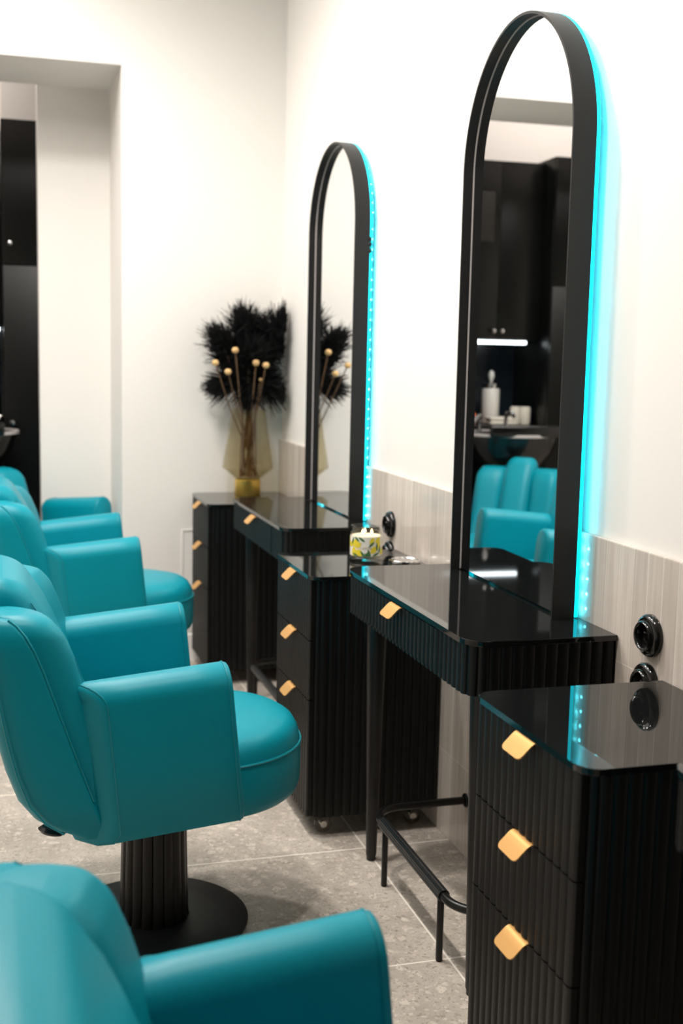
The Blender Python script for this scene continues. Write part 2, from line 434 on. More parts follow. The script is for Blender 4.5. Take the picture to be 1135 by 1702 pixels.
# ---------------------------------------------------------------- drawer cabinets
def make_cabinet(label):
    t = thing('drawer_cabinet', label, 'cabinet')
    D, Wd = .392, .42; r = .03
    out = [(-.004, 0+.004)]
    out = [(-.008, Wd)]
    for k in range(7): a = PI/2 + PI/2*k/6; out.append((-D+.014+r+r*math.cos(a), Wd-r+r*math.sin(a)))
    for k in range(7): a = PI + PI/2*k/6; out.append((-D+.014+r+r*math.cos(a), r+r*math.sin(a)))
    out += [(-.008, 0)]
    fl = flute_path(out, PER, .0045)
    # the front face of the carcass is kept flat behind the drawers
    fl = [Vector((max(p.x, -D+.0165), p.y, 0)) for p in fl]
    obj('body', prism(bmesh.new(), fl, .062, .742), M_BLACK, t, angle=30)
    for (z0, z1) in ((.5725, .7415), (.4025, .5695), (.064, .3995)):
        dr = obj('drawer', fluted_plate(.016, Wd-.016, z0, z1, -D, -D+.016), M_BLACK, t, angle=30)
        gold_tab(dr, -D-.001, Wd/2-.012, z1-.001)
    o2 = [(-.004, Wd+.003)]; r2 = .035; e = .003
    for k in range(7): a = PI/2 + PI/2*k/6; o2.append((-D-e+r2+r2*math.cos(a), Wd+e-r2+r2*math.sin(a)))
    for k in range(7): a = PI + PI/2*k/6; o2.append((-D-e+r2+r2*math.cos(a), -e+r2+r2*math.sin(a)))
    o2 += [(-.004, -e)]
    bm = prism(bmesh.new(), o2, .743, .754)
    es = [ed for ed in bm.edges if abs(ed.verts[0].co.z-ed.verts[1].co.z) < 1e-6]
    bmesh.ops.bevel(bm, geom=es, offset=.0015, segments=2, profile=.5, affect='EDGES')
    obj('glass_top', bm, M_BGLASS, t, smooth=False)
    for xx in (-D+.06, -.06):
        for yy in (.05, Wd-.05):
            bm = bmesh.new()
            box(bm, xx-.016, xx+.016, yy-.016, yy+.016, .054, .062, bev=.002, mi=1)
            box(bm, xx-.010, xx+.012, yy-.013, yy-.010, .022, .056, bev=.001)
            box(bm, xx-.010, xx+.012, yy+.010, yy+.013, .022, .056, bev=.001)
            lathe(bm, [(.010, -.008), (.022, -.008), (.025, -.006), (.025, .006), (.022, .008), (.010, .008)], 24, (xx, yy, .025), 'Y')
            lathe(bm, [(.001, -.011), (.010, -.010), (.010, .010), (.001, .011)], 16, (xx, yy, .025), 'Y', mi=1)
            obj('caster', bm, [M_CLEARP, M_CHROME], t, label='clear plastic swivel caster')
    return t
cab = make_cabinet('fluted black drawer cabinet nearest the camera, beside the big desk')
G = 'fluted black drawer cabinets'
cab.location = (0, 1.515, 0); cab['group'] = G
dup(cab, (0, 3.085, 0), 0, 'fluted black drawer cabinet under the lemon candle, between two desks', G)
dup(cab, (.0, 4.70, 0), 0, 'fluted black drawer cabinet in the far corner under the amber vase', G)

# ---------------------------------------------------------------- arched mirrors with LED backlight
def arch(yc, hw, zb, ztop, n=40, off=0):
    r = hw+off; zs = ztop-hw
    pts = [(yc+r, zb, (1, 0)), (yc+r, (zb+zs)/2, (1, 0))]
    for k in range(n+1):
        a = PI*k/n; pts.append((yc+r*math.cos(a), zs+r*math.sin(a), (math.cos(a), math.sin(a))))
    pts += [(yc-r, (zb+zs)/2, (-1, 0)), (yc-r, zb, (-1, 0))]
    return pts
def arch_band(bm, yc, hw, zb, ztop, x0, x1, t0, t1, mi=0):
    """rectangular section swept round the arch; t0..t1 = offset from the outline"""
    rings = []
    for (y, z, nn) in arch(yc, hw, zb, ztop):
        n_ = Vector((0, nn[0], nn[1])); p = Vector((0, y, z))
        rings.append([p+n_*t0+Vector((x0, 0, 0)), p+n_*t1+Vector((x0, 0, 0)), p+n_*t1+Vector((x1, 0, 0)), p+n_*t0+Vector((x1, 0, 0))])
    return loft(bm, rings, mi=mi)
def make_mirror(name, label, yc, hw, ztop, turn, clip=False):
    t = thing(name, label, 'mirror', (-.045, yc, .8), turn)
    off = Vector((.045, -yc, -.8))
    def put(n, bm, m, parent=t, **k):
        bmesh.ops.translate(bm, vec=off, verts=bm.verts); return obj(n, bm, m, parent, **k)
    bm = arch_band(bmesh.new(), yc, hw, .8005, ztop, -.067, -.0145, -.006, 0)
    fr = put('frame', bm, M_FRAME, angle=25)
    # the glass, a thin arched plate recessed in the frame
    pts = [(y, z) for (y, z, n_) in arch(yc, hw-.0062, .806, ztop-.0062)]
    bm = bmesh.new(); loft(bm, [[Vector((x, y, z)) for y, z in pts] for x in (-.041, -.036)])
    put('glass', bm, M_MIRROR, angle=30)
    put('glass_rim', arch_band(bmesh.new(), yc, hw, .803, ztop, -.0428, -.0405, -.0085, -.0062), M_RIM, angle=25, label='polished rim of the glass, its reflection painted in pale')  # pale colour stands in for the reflection on the glass bevel
    bm = arch_band(bmesh.new(), yc, hw, .803, ztop, -.035, -.027, -.028, -.0062)
    put('back_rail', bm, M_FRAME, angle=25)
    # LED profile between the frame and the wall, with the row of diodes on its wall side
    bm = arch_band(bmesh.new(), yc, hw, .803, ztop, -.0142, -.006, -.014, -.0005)
    zz = .82
    while zz < ztop-hw:
        for s in (-1, 1):
            y = yc+s*(hw-.006); box(bm, -.0062, -.0045, y-.0025, y+.0025, zz-.0025, zz+.0025, mi=1)
        zz += .033
    n = int(PI*hw/.033)
    for k in range(1, n):
        a = PI*k/n; y, z = yc+(hw-.006)*math.cos(a), ztop-hw+(hw-.006)*math.sin(a)
        box(bm, -.0062, -.0045, y-.0025, y+.0025, z-.0025, z+.0025, mi=1)
    put('led_strip', bm, [M_CYAN, M_DIODE], angle=25, label='cyan glowing strip behind the frame')
    if clip:
        bm = bmesh.new()
        for dz in (0, .022, .04):
            lathe(bm, [(.004, 0), (.007, .003), (.004, .006)], 10, (-.014, yc-hw-.004, 1.725+dz-.02), 'Y')
        tube(bm, [(-.014, yc-hw-.002, 1.70), (-.012, yc-hw-.004, 1.725), (-.014, yc-hw-.002, 1.75)], .002, 8)
        put('cable_clip', bm, M_FRAME)
    return t
make_mirror('arched_mirror', 'tall arched black mirror reflecting the dark cabinets, cyan glow along its right side', 2.5865, .3115, 2.13, math.radians(-1.0))
make_mirror('arched_mirror', 'smaller looking far arched black mirror reflecting the amber vase', 4.122, .300, 2.098, 0, clip=True)

# ---------------------------------------------------------------- foot rests
def make_footrest(label):
    t = thing('foot_rest', label, 'foot rest')
    z, r, X, y0, y1, R = .162, .0105, -.272, 0, .63, .085
    def bend(c, a0, a1, n=10): return [(c[0]+R*math.cos(a0+(a1-a0)*k/n), c[1]+R*math.sin(a0+(a1-a0)*k/n), z) for k in range(n+1)]
    pts = [(-.001, y1, z)] + bend((X+R, y1-R), PI/2, PI) + bend((X+R, y0+R), PI, 3*PI/2) + [(-.001, y0, z)]
    obj('rail', tube(bmesh.new(), pts, r, 16), M_TUBE, t)
    rings = []; bm = bmesh.new()
    n = 32
    for yy in (y0+R+.012, y1-R-.012):
        rings.append([Vector((X+(.0135 if k % 2 else .0148)*math.cos(2*PI*k/n), yy, z+(.0135 if k % 2 else .0148)*math.sin(2*PI*k/n))) for k in range(n)])
    loft(bm, rings); obj('grip', bm, M_GRIP, t, angle=20, label='ribbed sleeve on the front rail')
    for yy in (y0+R+.03, y1-R-.035):
        obj('leg', lathe(bmesh.new(), [(.0065, 0), (.008, .003), (.008, z)], 14, (X, yy, 0)), M_TUBE, t)
    for yy in (y0, y1):
        obj('wall_flange', lathe(bmesh.new(), [(.017, -.006), (.019, -.004), (.019, -.001)], 20, (0, yy, z), 'X'), M_TUBE, t)
    return t
G = 'black tube foot rests'
fr_ = make_footrest('black tube foot rest on the floor below the big desk'); fr_.location = (0, 2.247, 0); fr_['group'] = G
dup(fr_, (0, 3.817, 0), 0, 'black tube foot rest below the far desk, mostly hidden by a cabinet', G)

# ---------------------------------------------------------------- wall sockets
def make_socket(label):
    t = thing('wall_socket', label, 'socket')
    obj('cover_ring', lathe(bmesh.new(), [(.042, -.001), (.042, -.008), (.039, -.013), (.035, -.015), (.033, -.013), (.031, -.014), (.030, -.021), (.027, -.024), (.0245, -.023), (.0225, -.020), (.0215, -.008), (.0215, -.002)], 40, (0, 0, 0), 'X', cap=False), M_PORC, t, angle=50)
    bm = lathe(bmesh.new(), [(.0218, -.001), (.0218, -.007), (.019, -.008), (.018, -.006), (.001, -.006)], 32, (0, 0, 0), 'X')
    obj('insert', bm, M_PORC, t, angle=50)
    bm = lathe(bmesh.new(), [(.0022, -.004), (.0022, -.015), (.001, -.017)], 12, (0, 0, .007), 'X')
    obj('earth_pin', bm, M_CHROME, t)
    return t
G = 'round black wall sockets'
s0 = make_socket('upper round black socket on the tiles right of the big mirror'); s0.location = (0, 1.992, .828); s0['group'] = G
dup(s0, (0, 1.997, .730), 0, 'lower round black socket half hidden behind the nearest cabinet top', G)
dup(s0, (0, 3.565, .826), 0, 'upper round black socket on the tiles behind the lemon candle', G)
dup(s0, (0, 3.567, .729), 0, 'lower round black socket low behind the lemon candle', G)

# ---------------------------------------------------------------- candle and lid
def make_candle():
    t = thing('candle_jar', 'lit candle in a glass jar printed with lemons, on the middle cabinet', 'candle', (-.158, 3.335, .7545))
    bm = lathe(bmesh.new(), [(.0, .0), (.047, .0), (.051, .004), (.050, .009), (.0465, .012), (.0475, .018), (.0475, .076), (.046, .082), (.0435, .086), (.0435, .096), (.0465, .099), (.0465, .103), (.0435, .104), (.0415, .102), (.0415, .086), (.0445, .078), (.0445, .012), (0, .009)], 48, cap=False)
    obj('jar', bm, M_JAR, t, angle=50)
    obj('wax', lathe(bmesh.new(), [(.0, .012), (.0435, .012), (.0437, .073), (.041, .075), (0, .074)], 40), M_WAX, t)
    n = 48
    bm = lathe(bmesh.new(), [(.0478, .016), (.0478, .074)], n, cap=False)
    lb = obj('label_band', bm, M_LABEL, t)
    # lemons and leaves printed on the band
    bm = bmesh.new(); R = .0483; view = math.atan2(-3.335, -1.2253+.158)
    def patch(a, z, ra, rz, tilt, mi, k=16, tip=0, lift=0):
        rg = []
        for sc_ in (1, .66, .33):
            vs = []
            for i in range(k):
                q = 2*PI*i/k; u = sc_*ra*math.cos(q)*(1+tip*abs(math.cos(q))**6); v = sc_*rz*math.sin(q)
                uu = u*math.cos(tilt)-v*math.sin(tilt); vv = u*math.sin(tilt)+v*math.cos(tilt)
                an = a+uu/R; vs.append(Vector(((R+lift)*math.cos(an), (R+lift)*math.sin(an), min(.073, max(.017, z+vv)))))
            rg.append(vs)
        loft(bm, rg, cap0=False, mi=mi)
    spots = [(-.72, .055, 1), (-.5, .049, 0), (-.85, .030, 1), (-.55, .026, 1), (-.38, .023, 0), (.38, .062, 0), (.52, .036, 1), (.85, .05, 1), (-1.1, .05, 0), (1.2, .03, 0), (.8, .064, 0)]
    for (da, z, big) in spots:
        patch(view+da, z, .0125 if big else .010, .009 if big else .0075, random.uniform(.6, 1.8), 0, tip=.12)
    for (da, z, tl) in [(-.62, .068, 2.4), (-.95, .060, 1.2), (-.28, .067, 2.6), (.35, .052, .7), (.72, .044, 1.6), (-.2, .023, 2.2), (.02, .021, 1.0), (.2, .026, 1.9), (.65, .022, .4), (-.7, .020, 2.8), (.95, .036, 1.3), (.1, .019, 2.6)]:
        patch(view+da, z, .0095, .0034, tl, 1, tip=.3, lift=.0003)
    for q in range(30):
        patch(view+1.4+q*.12, random.uniform(.022, .066), .010, .007, random.uniform(0, 3), q % 2 and 0 or 0, tip=.12)
    obj('print', bm, [M_YEL, M_GRN], lb, smooth=False)
    # lettering
    def word(s, size, z, nm, sp=1.25):
        c = bpy.data.curves.new(nm, 'FONT'); c.body = s; c.size = size; c.align_x = 'CENTER'; c.space_character = sp
        o = bpy.data.objects.new(nm, c); COL.objects.link(o)
        dg = bpy.context.evaluated_depsgraph_get(); me = bpy.data.meshes.new_from_object(o.evaluated_get(dg))
        bpy.data.objects.remove(o)
        for v in me.vertices:
            an = view + v.co.x/R; v.co = Vector(((R+.0004)*math.cos(an), (R+.0004)*math.sin(an), z+v.co.y))
        me.materials.append(M_INK); ob = bpy.data.objects.new(nm, me); COL.objects.link(ob); ob.parent = lb
    word('LEMON', .0085, .038, 'lettering')
    for k, (dx, dy) in enumerate(((-.014, 0), (.014, 0.0))):
        bm = bmesh.new()
        box(bm, -.004, .004, -.0004, .0004, 0, .0006)
        for v in bm.verts:
            an = view+.0*k+(v.co.x+dx)/R; v.co = Vector(((R+.0005)*math.cos(an), (R+.0005)*math.sin(an), .054+v.co.z))
        obj('rule', bm, M_INK, lb, smooth=False)
    for (dx, dy) in ((0, .014), (-.014, -.008), (.014, -.008)):
        wk = obj('wick', tube(bmesh.new(), [(dx, dy, .074), (dx, dy, .081)], .0008, 6), M_FRAME, t)
        obj('flame', lathe(bmesh.new(), [(.0005, .079), (.0034, .082), (.0036, .085), (.002, .090), (.0003, .094)], 12, (dx, dy, 0)), M_FLAME, wk)
    return t
make_candle()
tag(obj('silver_lid', lathe(bmesh.new(), [(0, 0), (.046, 0), (.0475, .0015), (.0475, .008), (.046, .0095), (.040, .0095), (.038, .007), (0, .0065)], 40, (-.058, 3.27, .7545)), M_CHROME), 'flat round silver lid on the cabinet right of the lemon candle', 'dish')  # silver lid of the candle jar lying flat on the cabinet top

# ---------------------------------------------------------------- vase with dried flowers
VX, VY, VZ = -.165, 5.02, .7545
t = thing('vase', 'faceted smoked amber glass vase with a brass foot on the far corner cabinet', 'vase', (VX, VY, VZ))
obj('foot', lathe(bmesh.new(), [(0, 0), (.055, 0), (.056, .002), (.056, .066), (.054, .068), (0, .068)], 40), M_BRASS, t, label='brass ring foot')
bm = lathe(bmesh.new(), [(.004, .068), (.054, .069), (.113, .118), (.113, .122), (.072, .372), (.069, .372), (.109, .122), (.108, .120), (.052, .074), (.004, .073)], 16, cap=False)
obj('glass_body', bm, M_AMBER, t, smooth=False)
def px_point(px, py, Y):
    d = fw + rt*((px-567.5)/FPX) - up*((py-851)/FPX); k = (Y-CAM.y)/d.y
    return CAM + d*k
def plume(i, px, py, ang, spread, length, label, dy=0, n=620, base=(0, 0)):
    p = px_point(px, py, VY+dy)                    # heart of the head
    t = thing('plume', label, 'dried flower', (VX+base[0], VY+base[1], VZ+.078), 0, 'black dyed plumes in the vase')
    o = Vector((VX+base[0], VY+base[1], VZ+.078)); q = p-o
    neck = Vector((VX-o.x + q.x*.34, VY-o.y+q.y*.3, .295))
    obj('stem', tube(bmesh.new(), [(0, 0, 0), neck*.5, neck, q*.5+neck*.5, q], [.003, .003, .003, .0026, .0022], 6), M_STEM, t)
    bm = bmesh.new()
    axis = (Vector((math.cos(ang), 0, math.sin(ang)))).normalized()
    for k in range(n):
        # blades fan from the heart of the head along the axis
        th = random.gauss(0, spread); ph = random.uniform(0, PI)
        side = Vector((-axis.z, 0, axis.x))*math.cos(ph) + Vector((0, 1, 0))*math.sin(ph)
        d = (axis*math.cos(th) + side*math.sin(th)).normalized()
        l = length*random.uniform(.85, 1.75)
        s = q + Vector((random.uniform(-.022, .022), random.uniform(-.022, .022), random.uniform(-.022, .022))) - axis*random.uniform(0, .035)
        wv = d.cross(Vector((random.uniform(-1, 1), random.uniform(-1, 1), random.uniform(-1, 1)))).normalized()*random.uniform(.0016, .003)
        sag = Vector((0, 0, -.012*random.random()))
        m1 = s+d*l*.55+sag*.3; m2 = s+d*l+sag
        for m_ in (m1, m2):
            m_.x = min(m_.x, -.010-o.x-random.uniform(0, .012)); m_.y = min(m_.y, 5.138-o.y)
        thk = d.cross(wv).normalized()*.0006
        R0 = [s-wv*.5, s+thk, s+wv*.5, s-thk]; R1 = [m1-wv, m1+thk, m1+wv, m1-thk]; R2 = [m2-wv*.3, m2+thk*.4, m2+wv*.3, m2-thk*.4]
        loft(bm, [R0, R1, R2])
    obj('blades', bm, M_PLUME, t, smooth=False)
R_ = math.radians
heads = [
 (372, 572, R_(125), .55, .075, 'black plume leaning furthest left in the amber vase', -.02, (-.035, 0)),
 (372, 590, R_(95), .6, .06, 'black plume just below the leftmost one in the vase', .02, (-.01, .01)),
 (407, 549, R_(100), .5, .082, 'black plume at the top middle of the vase bouquet', .0, (0, 0)),
 (432, 560, R_(80), .6, .075, 'black plume behind the gap at the top of the bouquet', .03, (.01, .01)),
 (462, 552, R_(78), .62, .083, 'topmost right black plume of the vase bouquet', -.01, (.035, 0)),
 (455, 583, R_(30), .65, .070, 'black plume below the topmost right one, fanning right', .01, (.01, -.02)),
 (412, 592, R_(60), .75, .075, 'black plume at the heart of the bouquet', -.03, (0, -.02)),
 (396, 628, R_(120), .8, .075, 'black plume low in the centre, behind the seed balls', .0, (-.035, -.02)),
 (378, 640, R_(185), .42, .070, 'sparse black plume splaying out low on the left', .0, (-.02, .02)),
 (432, 630, R_(20), .85, .072, 'black plume low in the centre right of the bouquet', .01, (.01, .02)),
 (450, 646, R_(-12), .62, .072, 'black plume drooping furthest down on the right', -.02, (.02, .02)),
 (428, 600, R_(40), .9, .062, 'black plume filling the middle right of the bouquet', .02, (.03, 0)),
 (405, 578, R_(110), .8, .058, 'black plume filling the middle left of the bouquet', .02, (-.03, 0)),
 (415, 655, R_(250), .9, .05, 'short black plume hanging just over the vase mouth', -.01, (.0, .02)),
]
for i, h in enumerate(heads):
    plume(i, h[0], h[1], h[2], h[3], h[4], h[5], dy=h[6], base=h[7])
balls = [(358, 603, -.10, 'leftmost pale seed ball on a long stem in the vase'), (379, 618, -.10, 'lowest pale seed ball on the left of the vase bouquet'),
         (391, 582, -.09, 'highest pale seed ball in the vase bouquet'), (425.5, 603, -.10, 'pale seed ball in the middle right pair, its left one'),
         (442, 607, -.10, 'rightmost pale seed ball in the vase bouquet'), (433, 631, -.06, 'small darker seed ball low between the stems in the vase')]
for i, (px, py, dy, lab) in enumerate(balls):
    p = px_point(px, py, VY+dy); b0 = Vector((VX-(p.x-VX)*.25, VY+.015*(i-2), VZ+.078)); q = p-b0
    t = thing('seed_ball_flower', lab, 'dried flower', b0, 0, 'pale seed balls in the vase')
    neck = Vector(((VX-b0.x)+(p.x-VX)*.55, VY-b0.y-.045, .295))
    obj('stem', tube(bmesh.new(), [(0, 0, 0), neck*.5, neck, (neck+q)/2, q], .0028, 7), M_STEM, t)
    r = .0150 if i < 5 else .008
    bm = lathe(bmesh.new(), [(.001, -.85*r), (.55*r, -.8*r), (.9*r, -.35*r), (r, 0), (.88*r, .45*r), (.5*r, .8*r), (.15*r, .85*r)], 16, q)
    obj('seed_ball', bm, M_BALL, t)

# ---------------------------------------------------------------- salon chairs
TILT = math.radians(5.7)
def make_chair(label, hc=.185, hs=.335, ya=.262, name='salon_chair'):
    t = thing(name, label, 'chair')
    # base disc and fluted column
    obj('base_plate', lathe(bmesh.new(), [(0, 0), (.222, 0), (.225, .003), (.225, .008), (.221, .011), (.1, .016), (0, .017)], 64), M_DISC, t, angle=50)
    n = 18; sub = 8; rings = []
    for z, rad in ((.012, .084), (.03, .0815), (.2, .0775), (.39, .0745)):
        ring = []
        for k in range(n*sub):
            ph = (k % sub)/sub; h = .0055*(math.sin(PI*ph))**.5 if ph else 0
            a = 2*PI*k/(n*sub); ring.append(Vector(((rad-.0055+h)*math.cos(a), (rad-.0055+h)*math.sin(a), z)))
        rings.append(ring)
    obj('column', loft(bmesh.new(), rings), M_TUBE, t, angle=30)
    # seat: round cushion, straight band below, domed top, piping at the seam
    def plan(s, n=56):
        out = []
        for k in range(n):
            a = 2*PI*k/n; c, s_ = math.cos(a), math.sin(a)
            e = 2/2.35 if c < 0 else 2/2.1
            out.append((.085+.262*s*math.copysign(abs(c)**e, c), .248*s*math.copysign(abs(s_)**e, s_)))
        return out
    prof = [(.05, .325), (.80, .325), (.93, .329), (.97, .338), (.99, .352), (1.0, .375), (1.0, .445), (.99, .452), (.985, .458), (.97, .478), (.93, .496), (.86, .508), (.7, .517), (.45, .522), (.15, .524)]
    bm = bmesh.new(); loft(bm, [[Vector((x, y, z)) for x, y in plan(s)] for s, z in prof])
    st = obj('seat', bm, M_TEAL, t, angle=70)
    bm = bmesh.new(); P = [Vector((x, y, .452)) for x, y in plan(.997)]
    rings = []
    for i, p in enumerate(P):
        o_ = Vector((p.x-.085, p.y, 0)).normalized()
        rings.append([p+o_*.0028*math.cos(q)+Vector((0, 0, .0028*math.sin(q))) for q in [2*PI*k/6 for k in range(6)]])
    loft(bm, rings, closed=True); obj('piping', bm, M_TEALP, st)
    # arms: upholstered slabs with a rolled top, rear end cut slantwise
    for s in (-1, 1):
        xr, xf = -.245, .118
        sec = []      # cross-section (y outwards from the inner face, z), width .095
        wdt = .098
        for k in range(13):
            a = PI*k/12; sec.append((wdt/2-math.cos(a)*-wdt/2 if False else wdt/2+wdt/2*math.cos(a), .655+.047*math.sin(a)))
        sec += [(0.0, .5), (0.0, .42), (.006, .372), (.02, .358), (.06, .356), (.086, .364), (.097, .385), (.098, .5)]
        def place(u, yv, zv, sc_=1.0):
            # u along the arm; outer side is shorter at the rear (slanted end)
            cyv, cz = wdt/2, .53
            yv = cyv+(yv-cyv)*sc_; zv = cz+(zv-cz)*(1-(1-sc_)*.35)
            x_rear = xr + .095*max(0, (yv-.015)/.083)**1.3*(1 if u < .5 else 0)
            x = x_rear + (xf-x_rear)*u
            X = x*math.cos(TILT) + (zv-.53)*-math.sin(TILT)
            Z = .53 + (zv-.53)*math.cos(TILT) + x*math.sin(TILT)
            return Vector((X+.012, s*(ya+yv), Z))
        rings = []
        for u, sc_ in ((0, .86), (.01, .95), (.035, 1), (.25, 1), (.5, 1), (.75, 1), (.965, 1), (.99, .95), (1, .86)):
            x_is = u
            ring = []
            for yv, zv in sec:
                cyv = wdt/2; y2 = cyv+(yv-cyv)*sc_; z2 = .53+(zv-.53)*(1-(1-sc_)*.35)
                cut = .095*max(0, min(1, (y2-.0)/.098))**1.5
                x = (xr+cut) + (xf-(xr+cut))*u
                X = x*math.cos(TILT) - (z2-.53)*math.sin(TILT); Z = .53+(z2-.53)*math.cos(TILT)+x*math.sin(TILT)
                ring.append(Vector((X+.012, s*(ya+y2), Z)))
            rings.append(ring)
        am = obj('armrest', loft(bmesh.new(), rings), M_TEAL, t, angle=40)
        for ri in (2, 6):
            obj('piping', tube(bmesh.new(), [p*1 for p in rings[ri]]+[rings[ri][0]], .0016, 6), M_TEALP, am)
    # outer shell of the back
    fo = smooth_tab([(.36, -.135), (.45, -.168), (.56, -.207), (.669, -.245), (.74, -.270), (.785, -.292), (.812, -.314), (.828, -.338)])
    bo = smooth_tab([(.36, -.17), (.375, -.215), (.41, -.262), (.46, -.292), (.55, -.318), (.65, -.338), (.75, -.352), (.81, -.364), (.828, -.364)])
    hw = hs+.008
    bm = bmesh.new(); rings = []
    zs = [.356, .362, .375, .40, .44, .5, .56, .62, .68, .72, .76, .79, .81, .822]
    for z in zs:
        f, b_ = interp(fo, z), interp(bo, z)-.035
        e = 0
        if z < .4: e = (.4-z)*.3
        if z > .79: e = (z-.79)*.5
        h = max(.01, (f-b_)/2)
        rings.append([Vector((p[0], p[1], z)) for p in rr2(h, hw-e, min(h*.45, .012), min(h*.98, .06), 6, (f+b_)/2, 0)])
    sh = obj('back_shell', loft(bm, rings), M_TEAL, t, angle=60)
    for s in (-1, 1):
        obj('piping', tube(bmesh.new(), [(interp(bo, z)-.012, s*(hw-.004), z) for z in zs[2:-2]], .002, 6), M_TEALP, sh)
        obj('piping', tube(bmesh.new(), [(interp(fo, z)-.003, s*(hw-.0025-(max(0, z-.79)*.5)), z) for z in zs[4:]], .0024, 6), M_TEALP, sh)
    # three padded channels on the front of the shell
    def channel(y0, y1, ftab, btab, zt, rtop, ro, wrap=0):
        ftab, btab = smooth_tab(ftab), smooth_tab(btab)
        bm = bmesh.new(); rings = []
        zz = [.40, .41, .43]+[.43+(zt-rtop-.43)*k/10 for k in range(1, 11)]+[zt-rtop+rtop*math.sin(PI/2*k/9) for k in range(1, 10)]
        for z in zz:
            u = max(0, (z-(zt-rtop))/rtop)
            sh_ = rtop*.75*(1-math.sqrt(max(0, 1-u*u)))
            f, b_ = interp(ftab, z), interp(btab, z)
            hx = max(.006, (f-b_)/2); hy = (y1-y0)/2-sh_
            e = .3 if z < .42 else 1
            cx_, cm = (f+b_)/2, (y0+y1)/2
            rings.append([Vector((p[0]+wrap*(p[1]-cm)*max(0, min(1, (p[0]-cx_)/hx)), p[1], z)) for p in rr(hx, hy, min(hx*.95, hy*.9, ro), 7, cx_, cm)])
        loft(bm, rings); return bm
    fs = [(.40, -.08), (.544, -.150), (.651, -.186), (.735, -.212), (.775, -.228), (.802, -.246), (.818, -.262), (.827, -.30)]
    bs = [(.40, -.23), (.6, -.30), (.75, -.345), (.819, -.362), (.827, -.34)]
    fc = [(.40, -.075), (.544, -.145), (.65, -.187), (.75, -.228), (.79, -.248), (.826, -.272), (.852, -.290), (.868, -.312), (.876, -.34)]
    bc = [(.40, -.25), (.6, -.335), (.75, -.385), (.84, -.405), (.868, -.395), (.876, -.365)]
    ch = obj('back_channel', channel(-hc, hc, fc, bc, .876, .05, .05), M_TEAL, t, angle=60, label='taller middle channel of the backrest')
    for s in (-1, 1):
        obj('piping', tube(bmesh.new(), [(interp(smooth_tab(fc), z)-.012, s*(hc-.012), z) for z in [.5+.036*k for k in range(10)]], .0016, 6), M_TEALP, ch)
    for s in (-1, 1):
        a, b_ = sorted((s*(hc-.006), s*hs))
        c2 = obj('back_channel', channel(a, b_, fs, bs, .827, .05, .045, wrap=s*.28), M_TEAL, t, angle=60)
        bm = bmesh.new()
        tube(bm, [(interp(smooth_tab(fs), z)+.010, s*(hs-.030), z) for z in [.5+.026*k for k in range(10)]], .0016, 6)
        obj('piping', bm, M_TEALP, c2)
    # hydraulic lever
    bm = tube(bmesh.new(), [(-.05, -.02, .335), (-.16, -.07, .315), (-.215, -.095, .300)], .006, 10, mi=0)
    lv = obj('lever', bm, M_CHROME, t, label='chrome pump lever')
    bm = lathe(bmesh.new(), [(.001, -.008), (.02, -.007), (.026, 0), (.02, .007), (.001, .008)], 20, (0, 0, 0), sx=1.25)
    bmesh.ops.rotate(bm, cent=(0, 0, 0), matrix=Matrix.Rotation(math.radians(12), 3, 'Y'), verts=bm.verts)
    bmesh.ops.translate(bm, vec=(-.24, -.11, .294), verts=bm.verts)
    obj('pedal', bm, M_GRIP, lv, label='black oval lever pad')
    return t
G = 'teal salon chairs'
ch1 = make_chair('teal salon chair on a fluted black column, in the middle of the photo'); ch1['group'] = G
ch1.location = (-.87, 2.71, 0); ch1.rotation_euler = (0, 0, 0)
ch2 = dup(ch1, (-.87, 4.285, .03), 0, 'teal salon chair just behind the middle one, seat facing the far desk', G)
ch0 = dup(ch1, (-.872, 1.05, -.063), math.radians(1), 'blurred teal salon chair at the bottom left, closest to the camera', G)
for c, dz in ((ch2, .03), (ch0, -.063)):           # pumped up or down: the column base stays on the floor
    for k in c.children:
        if k.name.startswith('base_plate'): k.location.z = -dz
wash = make_chair('teal wash chair turned to the camera in front of the black basin', hc=.075, hs=.21, ya=.30, name='wash_chair')
wash.location = (-1.09, 5.22, 0); wash.rotation_euler = (0, 0, math.radians(-50))

# ---------------------------------------------------------------- alcove: cabinets, basin, shelf items
def tall_cab(x0, x1, yf, label, knob_x):
    t = thing('tall_cabinet', label, 'cabinet', (x0, yf, 0), 0, 'tall black cabinets in the alcove')
    W_ = x1-x0
    obj('body', B(0, W_, .02, .5, 0, 2.46, bev=.002), M_CABG, t)
    for z0, z1 in ((.03, 1.765), (1.770, 2.455)):
        d = obj('door', B(.002, W_-.002, 0, .019, z0, z1, bev=.0015), M_CABG, t)
        kz = 1.87 if z0 > 1 else 1.0
        obj('knob', lathe(bmesh.new(), [(.005, 0), (.005, -.012), (.012, -.016), (.014, -.022), (.010, -.029), (.001, -.031)], 20, (knob_x-x0, 0, kz), 'Y'), M_CHROME, d)
    return t
tall_cab(-1.165, -.62, 6.1, 'tall black cabinet at the left edge, half hidden by the white wall', -1.128)
tall_cab(-2.5, -1.69, 6.06, 'tall black cabinet seen only at the right side of the big mirror', -2.4)
t = thing('upper_cabinet', 'black wall cabinet over the light strip, seen in the big mirror', 'cabinet', (-1.69, 6.2, 1.47))
obj('body', B(0, .52, .02, .45, 0, .97, bev=.002), M_CABG, t)
for a, b_, kx in ((.002, .259, .235), (.261, .518, .285)):
    d = obj('door', B(a, b_, 0, .019, .002, .968, bev=.0015), M_CABG, t)
    obj('knob', lathe(bmesh.new(), [(.005, 0), (.005, -.012), (.012, -.016), (.014, -.022), (.010, -.029), (.001, -.031)], 20, (kx, 0, .05), 'Y'), M_CHROME, d)
